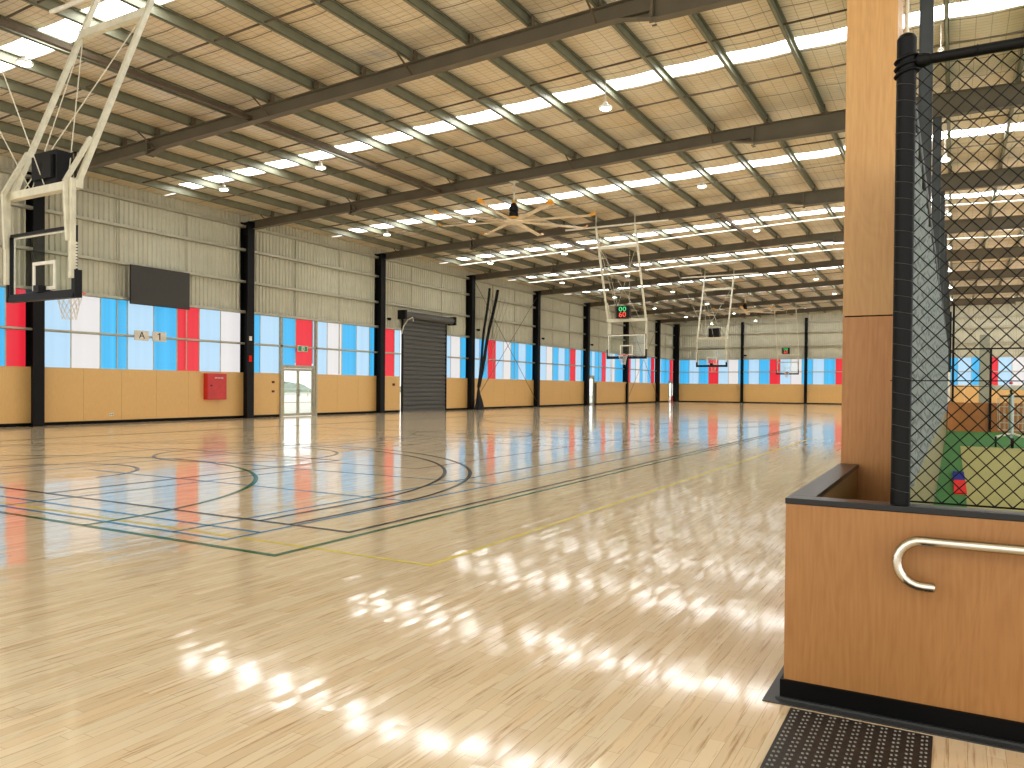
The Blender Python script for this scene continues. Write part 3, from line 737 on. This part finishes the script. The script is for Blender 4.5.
# ------------------------------------------------------------------ big ceiling fans
def fan(x, y, label, zr):
    t = thing('ceiling_fan', label, 'fan', (x, y, 7.0), group='large ceiling fans')
    MB().tube([(0,0,.72), (0,0,rb(x)-7.0)], .035, 10).box((-.12,-.12,rb(x)-7.03), (.12,.12,rb(x)-7.0)).build('drop_rod', M['mast'], t)
    MB().lathe((0,0,.18), [(.13,0),(.16,.04),(.16,.14),(.12,.17),(.16,.2),(.16,.34),(.1,.4),(.05,.55)], 20).build('motor', M['black'], t)
    MB().lathe((0,0,.10), [(.24,0),(.24,.06),(.16,.09)], 20).build('motor_ring', M['yellow'], t)
    MB().lathe((0,0,-.02), [(.3,0),(.33,.03),(.33,.07),(.2,.1)], 24).build('hub', M['blade'], t)
    MB().lathe((0,0,.58), [(.08,0),(.08,.14)], 12).build('rod_collar', M['yellow'], t)
    for i in range(8):
        a = R(8+45*i); ca, sa = math.cos(a), math.sin(a)
        def P(r, s, z): return (ca*r-sa*s, sa*r+ca*s, z)
        mb = MB(); vs = []
        prof = [(-.11,.015),(-.05,.04),(.04,.035),(.11,-.005),(.04,.012),(-.05,.012)]
        for r, k in ((.28,.75),(.6,1),(2.68,.85)):
            for s, z in prof: vs.append(P(r, s*k, .03+z))
        n = 6
        mb.add(vs, [(j*n+q, j*n+(q+1) % n, (j+1)*n+(q+1) % n, (j+1)*n+q) for j in range(2) for q in range(n)] + [tuple(range(n)), tuple(range(3*n-1, 2*n-1, -1))])
        bl = mb.build('blade', M['blade'], t)
        mb = MB(); vs = []
        for r, k, dz in ((2.66,1.05,0),(2.8,1.15,.05),(2.84,.8,.09)):
            for s, z in prof: vs.append(P(r, s*k, .03+z*1.3+dz))
        mb.add(vs, [(j*n+q, j*n+(q+1) % n, (j+1)*n+(q+1) % n, (j+1)*n+q) for j in range(2) for q in range(n)] + [tuple(range(n)), tuple(range(3*n-1, 2*n-1, -1))])
        mb.build('winglet', M['tip'], bl)
    mb = MB()
    return t
fan(-13.1, YK(1), 'large eight-bladed ceiling fan with orange tips over the near court', 8.4)
fan(-13.3, YK(5), 'large eight-bladed ceiling fan with orange tips over the far court', 8.4)

# ------------------------------------------------------------------ basketball hoops hung from the roof
def hoop(cx, yb, s, label, clocklab, cols, gname='ceiling hung basketball hoops'):
    t = thing('basketball_hoop', label, 'basketball hoop', (cx, yb, 2.68), group=gname)
    def P(x, y, z): return (x, s*y, z-2.68)
    def bx(mb, a, b, mi=0): return mb.box(P(*a), P(*b), mi)
    zt_ = 8.15; ym = lambda z: .0 + (z-4.35)*.375
    for sx in (-1, 1):
        MB().bar(P(sx*.87, ym(4.3), 4.3), P(sx*.87, ym(zt_), zt_), .075, .075, up=(1,0,0)).build('mast', M['mast'], t)
        MB().bar(P(sx*.87, -.08, 4.42), P(sx*.87, -.08, 2.95), .07, .07, up=(1,0,0)).build('board_hanger', M['mast'], t)
        MB().bar(P(sx*.84, ym(5.1)-.06, 5.1), P(sx*.82, -.16, 4.36), .06, .06).bar(P(sx*.82, -.16, 4.36), P(sx*.83, -.12, 3.5), .055, .055).build('strut', M['mast'], t)
        MB().tube([P(sx*.87, ym(zt_)+.02, zt_-.03), P(sx*.87, ym(zt_)+.02, rt(cx))], .02, 6).build('roof_hanger', M['mast'], t)
    MB().bar(P(-.92, .0, 4.35), P(.92, .0, 4.35), .12, .12).build('lower_crossbar', M['mast'], t)
    MB().bar(P(-.87, ym(7.35), 7.35), P(.87, ym(7.35), 7.35), .10, .12).build('upper_crossbar', M['mast'], t)
    MB().tube([P(-2.3, ym(zt_), zt_+.05), P(2.3, ym(zt_), zt_+.05)], .04, 8).build('pivot_pipe', M['white'], t)
    MB().tube([P(-1.9, -1.3, 8.45), P(1.9, -1.3, 8.45)], .03, 8).build('brace_pipe', M['white'], t)
    for c in (((-.8, ym(7.3), 7.3), (-.35, .02, 4.42)), ((.8, ym(7.3), 7.3), (-.6, .02, 4.42)), ((-.8, ym(7.3), 7.3), (.6, .02, 4.42)), ((-.4, -1.3, 8.4), (.1, -.05, 4.42)), ((-1.8, -1.3, 8.4), (-.3, -.05, 4.42))):
        MB().tube([P(*c[0]), P(*c[1])], .009, 5).build('cable', M['mast'], t)
    # backboard
    W = .88; z0, z1 = 2.72, 3.74
    bb = bx(MB(), (-W+.03, .0, z0+.02), (W-.03, .012, z1-.02)).build('backboard', M['glass'], t)
    mb = MB()
    for a, b in (((-W, -.06, z0), (W, .004, z0+.07)), ((-W, -.05, z1-.045), (W, .004, z1)), ((-W, -.06, z0+.07), (-W+.06, .004, z1-.045)), ((W-.06, -.06, z0+.07), (W, .004, z1-.045))): bx(mb, a, b)
    mb.build('board_frame', M['black'], t)
    mb = MB()
    for a, b in (((-W+.02, -.003, z1-.07), (W-.02, .019, z1-.02)), ((-W+.02, -.003, z0+.08), (-W+.07, .019, z1-.07)), ((W-.07, -.003, z0+.08), (W-.02, .019, z1-.07))): bx(mb, a, b)
    for a, b in (((-.3, -.003, 2.83), (.3, .019, 2.88)), ((-.3, -.003, 3.22), (.3, .019, 3.27)), ((-.3, -.003, 2.88), (-.25, .019, 3.22)), ((.25, -.003, 2.88), (.3, .019, 3.22))): bx(mb, a, b)
    mb.build('white_marking', M['white'], bb)
    mb = MB(); bx(mb, (-W-.02, -.07, z0-.05), (W+.02, .035, z0+.02))
    for sx in (-1, 1): bx(mb, (sx*(W+.035), -.07, z0-.05), (sx*(W-.012), .045, z0+.36))
    mb.build('edge_pad', M['black'], t)
    mb = MB()
    for q in range(9): bx(mb, (W+.001, -.045, z1-.28-.045*q), (W+.006, -.005, z1-.25-.045*q))
    mb.build('label_strip', M['white'], t)
    # rim bracket, ring, net
    ry, rz, rr = .40, 2.83, .225
    mb = bx(MB(), (-.09, .012, rz-.1), (.09, .05, rz+.04)); bx(mb, (-.05, .05, rz-.03), (.05, .2, rz+.0)); mb.tube([P(-.05, .05, rz-.08), P(-.02, .2, rz-.01)], .01, 6)
    bx(mb, (-.07, -.12, rz-.05), (.07, -.0, rz+.06)); mb.build('rim_bracket', M['black'], t)
    ring = [P(rr*math.cos(2*math.pi*i/28), ry+rr*math.sin(2*math.pi*i/28), rz) for i in range(28)]
    rim = MB().tube(ring, .011, 8, closed=True).build('rim', M['orange'], t)
    mb = MB(); n = 12
    for i in range(n):
        for d in (1, -1):
            pts = []
            for j in range(7):
                a = 2*math.pi*(i+d*j*.5)/n; q = j/6; rad = rr*(1-.55*q**.55)
                pts.append(P(rad*math.cos(a), ry+rad*math.sin(a), rz-.42*q))
            mb.tube(pts, .0045, 3)
    mb.build('net', M['cord'], rim)
    # shot clock on the crossbar
    c = thing('shot_clock', clocklab, 'shot clock', (cx+(.1 if s > 0 else -.12), yb+s*.16, 4.43), group='shot clocks')
    def Q(x, y, z): return (x, s*y, z-4.43)
    def qb(mb, a, b): return mb.box(Q(*a), Q(*b))
    qb(MB(), (-.3, -.2, 4.43), (.3, .06, 4.93)).build('case', M['black'], c, .012)
    mb = MB(); qb(mb, (-.34, .06, 4.45), (-.32, .09, 4.95)); qb(mb, (.32, .06, 4.45), (.34, .09, 4.95)); qb(mb, (-.34, .06, 4.93), (.34, .09, 4.95))
    qb(mb, (-.25, -.26, 4.5), (.25, -.2, 4.85)); mb.build('rear_cover', M['black'], c)
    rot = (R(90), 0, 0 if s < 0 else R(180))
    text_mesh('green_digits', '00', .27, M['led_g'], Q(0, .066, 4.81), rot, c, ext=.004, sx=1.35)
    text_mesh('red_digits', '60', .34, M['led_r'], Q(0, .066, 4.575), rot, c, ext=.004, sx=1.0)
    return t
hoop(-12.2, 6.9, 1, 'nearest basketball hoop at upper left, seen from behind its clear backboard', 'black shot clock seen from behind above the nearest hoop', 0)
hoop(-12.42, 32.0, -1, 'basketball hoop at the far end of the near court facing the camera', 'lit shot clock with green over red digits above the facing hoop of the near court', 0)
hoop(-12.36, 45.5, 1, 'basketball hoop with its back to the camera at the near end of the far court', 'dark shot clock seen from behind above the middle hoop', 0)
hoop(-12.4, 69.6, -1, 'farthest basketball hoop in front of the end wall windows', 'small lit shot clock above the farthest hoop', 0)

# ------------------------------------------------------------------ plywood-clad pillar
t = thing('plywood_pillar', 'tall plywood-clad pillar rising from behind the low counter wall', 'pillar', (-.495, 5.85, 0))
MB().box((-.155, -.25, 0), (.15, .25, 1.882)).build('lower_panel', ply_mat('lower_pillar_plywood', (190,132,68), (174,114,54)), t, .002)
MB().box((-.155, -.25, 1.89), (.15, .25, rb(-.5)+.0)).build('upper_panel', M['ply3'], t, .002)
MB().box((-.145, -.24, 1.88), (.14, .24, 1.892)).build('shadow_joint', M['skirt'], t)
tag(MB().tube([(-.315, 6.0, 0), (-.315, 6.0, rb(-.5))], .014, 8).build('white_conduit', M['white']), 'thin white conduit running up behind the right side of the plywood pillar', 'pipe')
# ------------------------------------------------------------------ low counter wall
t = thing('counter_wall', 'low plywood-faced wall with black top at lower right', 'low wall', (-.653, 3.67, 0))
XW = 2.6
MB().box((0, 0, .092), (XW, .018, .885)).build('front_panel', M['ply2'], t)
MB().box((0, .018, .092), (.018, 1.93, .885)).build('end_panel', M['ply2'], t)
MB().box((.09, .1, .0), (.108, 1.93, .885)).box((.108, .1, 0), (XW, .115, .885)).build('inner_panel', M['ply3'], t)  # paler pillar ply used here to paint in the light on the inner faces
mb = MB(); z0, z1 = .886, .912
mb.box((-.003, -.006, z0), (XW, .112, z1)).box((-.003, .112, z0), (.112, 1.93, z1)).build('top_cap', M['black_s'], t, .003)
mb = MB(); mb.box((-.014, -.016, 0), (XW, 0, .092)).box((-.014, 0, 0), (0, 1.93, .092)).build('skirting', M['skirt'], t)
mb = MB(); mb.box((-.078, -.075, 0), (XW, -.016, .006)).box((-.078, -.016, 0), (-.014, 1.93, .006)); mb.box((-.03, -.03, .006), (XW, -.016, .016)).build('floor_angle', M['rubber'], t)
# handrail
t = thing('handrail', 'polished steel handrail with hooked end on the counter wall', 'handrail', (0, 3.6, .69))
pts = [(1.9, 0, .094), (-.1, 0, .094)]
for i in range(1, 13): a = R(90+15*i); pts.append((-.1+.096*math.cos(a), 0, .002+.094*math.sin(a)))
pts += [(-.062, 0, -.092)]
MB().tube(pts, .021, 16, up=(0,1,0)).build('rail', M['chrome'], t)
MB().lathe((-.062, 0, -.092), [(.021, 0), (.016, .006), (.004, .008)], 16, 0, 'x').build('end_cap', M['chrome'], t)
for x in (.55, 1.6): MB().tube([(x, .05, .03), (x, .02, .03), (x, 0, .06), (x, 0, .078)], .007, 8).lathe((x, .044, .03), [(.03, 0), (.03, .006)], 14, 0, 'y').build('rail_bracket', M['chrome'], t)
# studded mat
t = thing('tactile_mat', 'black studded rubber mat on the floor before the counter wall', 'mat', (-.605, 2.2, 0))
MB().box((0, 0, 0), (.55, 1.37, .006)).build('mat_sheet', M['tactile'], t, .002)
mb = MB(); nx = 11
for i in range(nx):
    for j in range(34):
        for q in (-.008, .008):
            x = .028+i*.0494+q; y = .02+j*.04
            mb.lathe((x, y+ (.006 if q > 0 else 0), .006), [(.0058, 0), (.0042, .004)], 6)
tag(mb.build('stud', M['stud'], t), kind='stuff')

# ------------------------------------------------------------------ practice cage: post, rails, chain link
def chain(name, parent, u0, u1, v0, v1, fn, cw=.063, ch=.067, r=.0031, n=4, rad=None):
    mb = MB(); i = 0; u = u0
    while u < u1:
        pts = []; j = 0; v = v0
        while v <= v1:
            pts.append(fn(u + ((i+j) & 1)*cw/2, v, (1 if (i+j) & 1 else -1)*r*.7)); j += 1; v += ch/2
        mb.tube(pts, r, n, up=(1,0,0) if rad is None else rad); i += 1; u += cw/2
    return mb.build(name, M['wire'], parent)
YC = 3.735
t = thing('chain_link_fence', 'black chain link fence panel standing on the counter wall', 'fence', (-.195, YC, .912))
MB().lathe((0,0,0), [(.0385,0),(.0385,1.985),(.03,2.0),(.012,2.01)], 20).build('end_post', M['wire'], t)
MB().tube([(.0,0,1.885), (1.6,0,1.885)], .022, 14).build('top_rail', M['wire'], t)
for z in (1.90, 1.87, 1.84): MB().tube([(.044*math.cos(2*math.pi*i/20), .044*math.sin(2*math.pi*i/20), z+.012*math.cos(2*math.pi*i/20)) for i in range(20)], .006, 6, closed=True).build('clamp_ring', M['wire'], t)
MB().lathe((.04,0,1.885), [(.028,0),(.03,.03),(.024,.05)], 14, 0, 'x').build('rail_cup', M['wire'], t)
chain('wire_mesh', t, .03, 1.5, .016, 1.89, lambda u, v, d: (u, d, v))
MB().tube([(-.045,0,.53), (1.5,-.004,.53)], .0022, 5).tube([(0,0,.015), (1.5,0,.015)], .004, 5).build('tension_wire', M['wire'], t)
mb = MB()
for i in range(9): mb.tube([(.09+.17*i, .024*math.cos(a), 1.885+.024*math.sin(a)) for a in [2*math.pi*q/12 for q in range(12)]], .0025, 4, closed=True)
mb.build('wire_tie', M['wire'], t)
for i in range(26):
    z = .06+i*.069
    MB().tube([(.0392*math.cos(a), .0392*math.sin(a), z-.008*math.cos(a)) for a in [2*math.pi*q/18 for q in range(18)]], .0012, 4, closed=True).build('lacing_ring', M['lace'], t)
# side fence running away from the camera
t = thing('net_curtain', 'grey netting curtain hanging along the left side of the practice cage', 'net', (-.205, 3.95, .88))
vs = []; n = 520; H_ = 1.9
for i in range(n+1):
    y = 26.5*i/n
    for j in range(4):
        z = H_*j/3; dx = .018*math.sin(y*9+.4*z)*(1-.3*j/3) + .008*math.sin(y*23+1.3)
        vs.append((dx, y, z))
MB().add(vs, [(4*i+j, 4*i+j+1, 4*i+j+5, 4*i+j+4) for i in range(n) for j in range(3)], 0, True).build('netting', M['net'], t)
MB().tube([(.0, 0, H_+.02), (.0, 26.5, H_+.02)], .028, 8).build('head_rope', M['wire'], t)
tag(MB().box((-.235, 3.95, 0), (-.205, 30.7, .85)).box((-.24, 3.95, .85), (-.2, 30.7, .865)).build('cage_side_board', M['olive']), 'low olive timber board along the left side of the practice cage', 'low wall')
# cage floor
tag(MB().box((-.2, 3.83, 0), (9.0, 31.2, .008)).build('turf', M['turf']), 'green artificial turf floor of the practice cage', 'turf')
tag(MB().box((.155, 4.2, .008), (2.1, 22.6, .016)).build('pitch_carpet', M['pitch']), 'olive pitch carpet laid on the green turf', 'carpet')
tag(MB().box((.015, 12.1, .008), (.17, 13.85, .03)).build('gym_mat', M['redmat']), 'red mat on the turf beside the olive carpet', 'mat', 'coloured mats')
tag(MB().box((.0, 13.87, .008), (.165, 15.3, .03)).build('gym_mat', M['bluemat']), 'blue mat on the turf behind the red mat', 'mat', 'coloured mats')
# cage end
YE = 31.27
mb = MB()
for i in range(5): mb.box((-.19+i*1.8+.003, YE, .02), (-.19+(i+1)*1.8-.003, YE+.04, 1.0))
mb.box((-.19, YE-.01, 0), (8.8, YE+.05, .03))
t = tag(mb.build('cage_end_board', M['ply_d']), 'brown plywood board across the far end of the practice cage', 'low wall')
t = thing('cage_end_fence', 'slim black posts and rail at the far end of the practice cage', 'fence', (0, YE-.05, .008))
for x, a, b in ((-.04, 1.0, 4.4), (1.08, 0, 2.85), (3.3, 0, 2.85), (5.5, 0, 2.85)): MB().box((x-.035, -.035, a), (x+.035, .035, b)).build('post', M['wire'], t)
MB().box((-.04, -.03, 2.82), (8.8, .03, 2.87)).build('rail', M['wire'], t)
MB().tube([(-.04, 0, 1.55), (8.8, 0, 1.55)], .01, 5).build('wire', M['wire'], t)
tag(MB().box((1.16, 48.5, 0), (1.62, 48.54, 4.4)).box((1.16, 48.96, 0), (1.62, 49.0, 4.4)).box((1.36, 48.54, 0), (1.42, 48.96, 4.4)).build('grey_post', mat('grey_steel_post', (134,138,120), .5)), 'grey steel post beyond the far end of the practice cage', 'column')
t = thing('roll_banner', 'narrow white banner with blue foot at the end of the cage netting', 'banner', (-.22, 33.5, 0))
MB().box((-.1, -.02, .95), (.1, .02, 2.1)).build('white_panel', M['white'], t); MB().box((-.1, -.025, .55), (.1, .025, .95)).build('blue_panel', M['bluemat'], t)
MB().box((-.12, -.12, 0), (.12, .12, .04)).box((-.02,-.02,.04),(.02,.02,.55)).build('stand', M['black'], t)
# bowling machine / ball stand
t = thing('ball_machine', 'wheeled ball throwing machine with pale mesh basket standing on the turf', 'machine', (1.24, 22.9, .016))
SIL = mat('silver_tube', (172,186,182), .35, .5)
MB().tube([(0,0,.28), (0,0,1.32)], .06, 12).build('column', SIL, t)
for a, b in ((-.32, -.3), (.3, -.3), (0, .42)):
    MB().bar((a*.1, b*.1, .34), (a, b*.8, .26), .07, .035).build('leg', M['white'], t)
for x, y, r, m in ((-.33, -.26, .08, 'black'), (.31, -.26, .08, 'black')):
    MB().box((x-.02, y-.03, .12), (x+.02, y+.03, .27)).lathe((x-.02, y, r), [(r, 0), (r, .04)], 16, 0, 'x').build('castor', M[m], t)
c = MB().lathe((-.03, -.5, .13), [(.125, 0), (.125, .06)], 20, 0, 'x').build('wheel', M['black'], t); MB().lathe((-.035, -.5, .13), [(.07, 0), (.07, .07)], 14, 0, 'x').build('wheel_hub', M['red'], c)
MB().bar((0, 0, .3), (0, -.48, .16), .05, .03).build('wheel_arm', SIL, t)
mb = MB()
for i in range(12):
    a = 2*math.pi*i/12; mb.tube([(.27*math.cos(a), .27*math.sin(a), .42), (.3*math.cos(a), .3*math.sin(a), 1.2)], .005, 4)
for z, r in ((.42,.27),(.6,.275),(.8,.285),(1.0,.295),(1.2,.3)): mb.tube([(r*math.cos(2*math.pi*i/20), r*math.sin(2*math.pi*i/20), z) for i in range(20)], .006, 4, closed=True)
mb.build('ball_basket', M['mesh'], t)
MB().bar((-.25, 0, 1.26), (.4, 0, 1.26), .05, .05).bar((0, 0, 1.3), (0, .3, 1.42), .05, .04).build('head_frame', M['inner_col'], t)
MB().box((-.42, -.2, 1.42), (.5, .25, 1.52)).box((-.42, -.2, 1.52), (-.4, .25, 1.56)).build('ball_tray', M['mesh'], t, .01)
MB().lathe((-.02, -.12, 1.56), [(.03,0),(.045,.03),(.03,.06)], 12).build('ball', M['red'], t)

# ------------------------------------------------------------------ world, camera, colour
w = bpy.data.worlds.new('World'); SC.world = w; w.use_nodes = True
bg = w.node_tree.nodes['Background']; bg.inputs[0].default_value = (1.0, .985, .96, 1); bg.inputs[1].default_value = 2.0

cam = bpy.data.cameras.new('camera'); co = bpy.data.objects.new('camera', cam); COL.objects.link(co)
yaw, pit, rol = R(29.5254), R(-.6946), R(.4942)
f = Vector((-math.sin(yaw)*math.cos(pit), math.cos(yaw)*math.cos(pit), math.sin(pit)))
r = Vector((math.cos(yaw), math.sin(yaw), 0)); u = r.cross(f)
r2 = r*math.cos(rol) + u*math.sin(rol); u2 = -r*math.sin(rol) + u*math.cos(rol)
from mathutils import Matrix
m = Matrix((r2, u2, -f)).transposed().to_4x4(); m.translation = Vector((0, 0, 1.4))
co.matrix_world = m
cam.sensor_fit = 'HORIZONTAL'; cam.sensor_width = 36; cam.lens = 780.3*36/1024; cam.shift_y = 12.5/1024
cam.clip_start = .05; cam.clip_end = 400
SC.camera = co
vs_ = SC.view_settings; vs_.view_transform = 'Standard'; vs_.look = 'None'; vs_.gamma = 1; vs_.exposure = 0.12; vs_.use_curve_mapping = False
cy = SC.cycles
cy.max_bounces = 8; cy.diffuse_bounces = 5; cy.glossy_bounces = 4; cy.transparent_max_bounces = 12
cy.sample_clamp_indirect = 8; cy.use_denoising = True; cy.caustics_reflective = False; cy.caustics_refractive = False
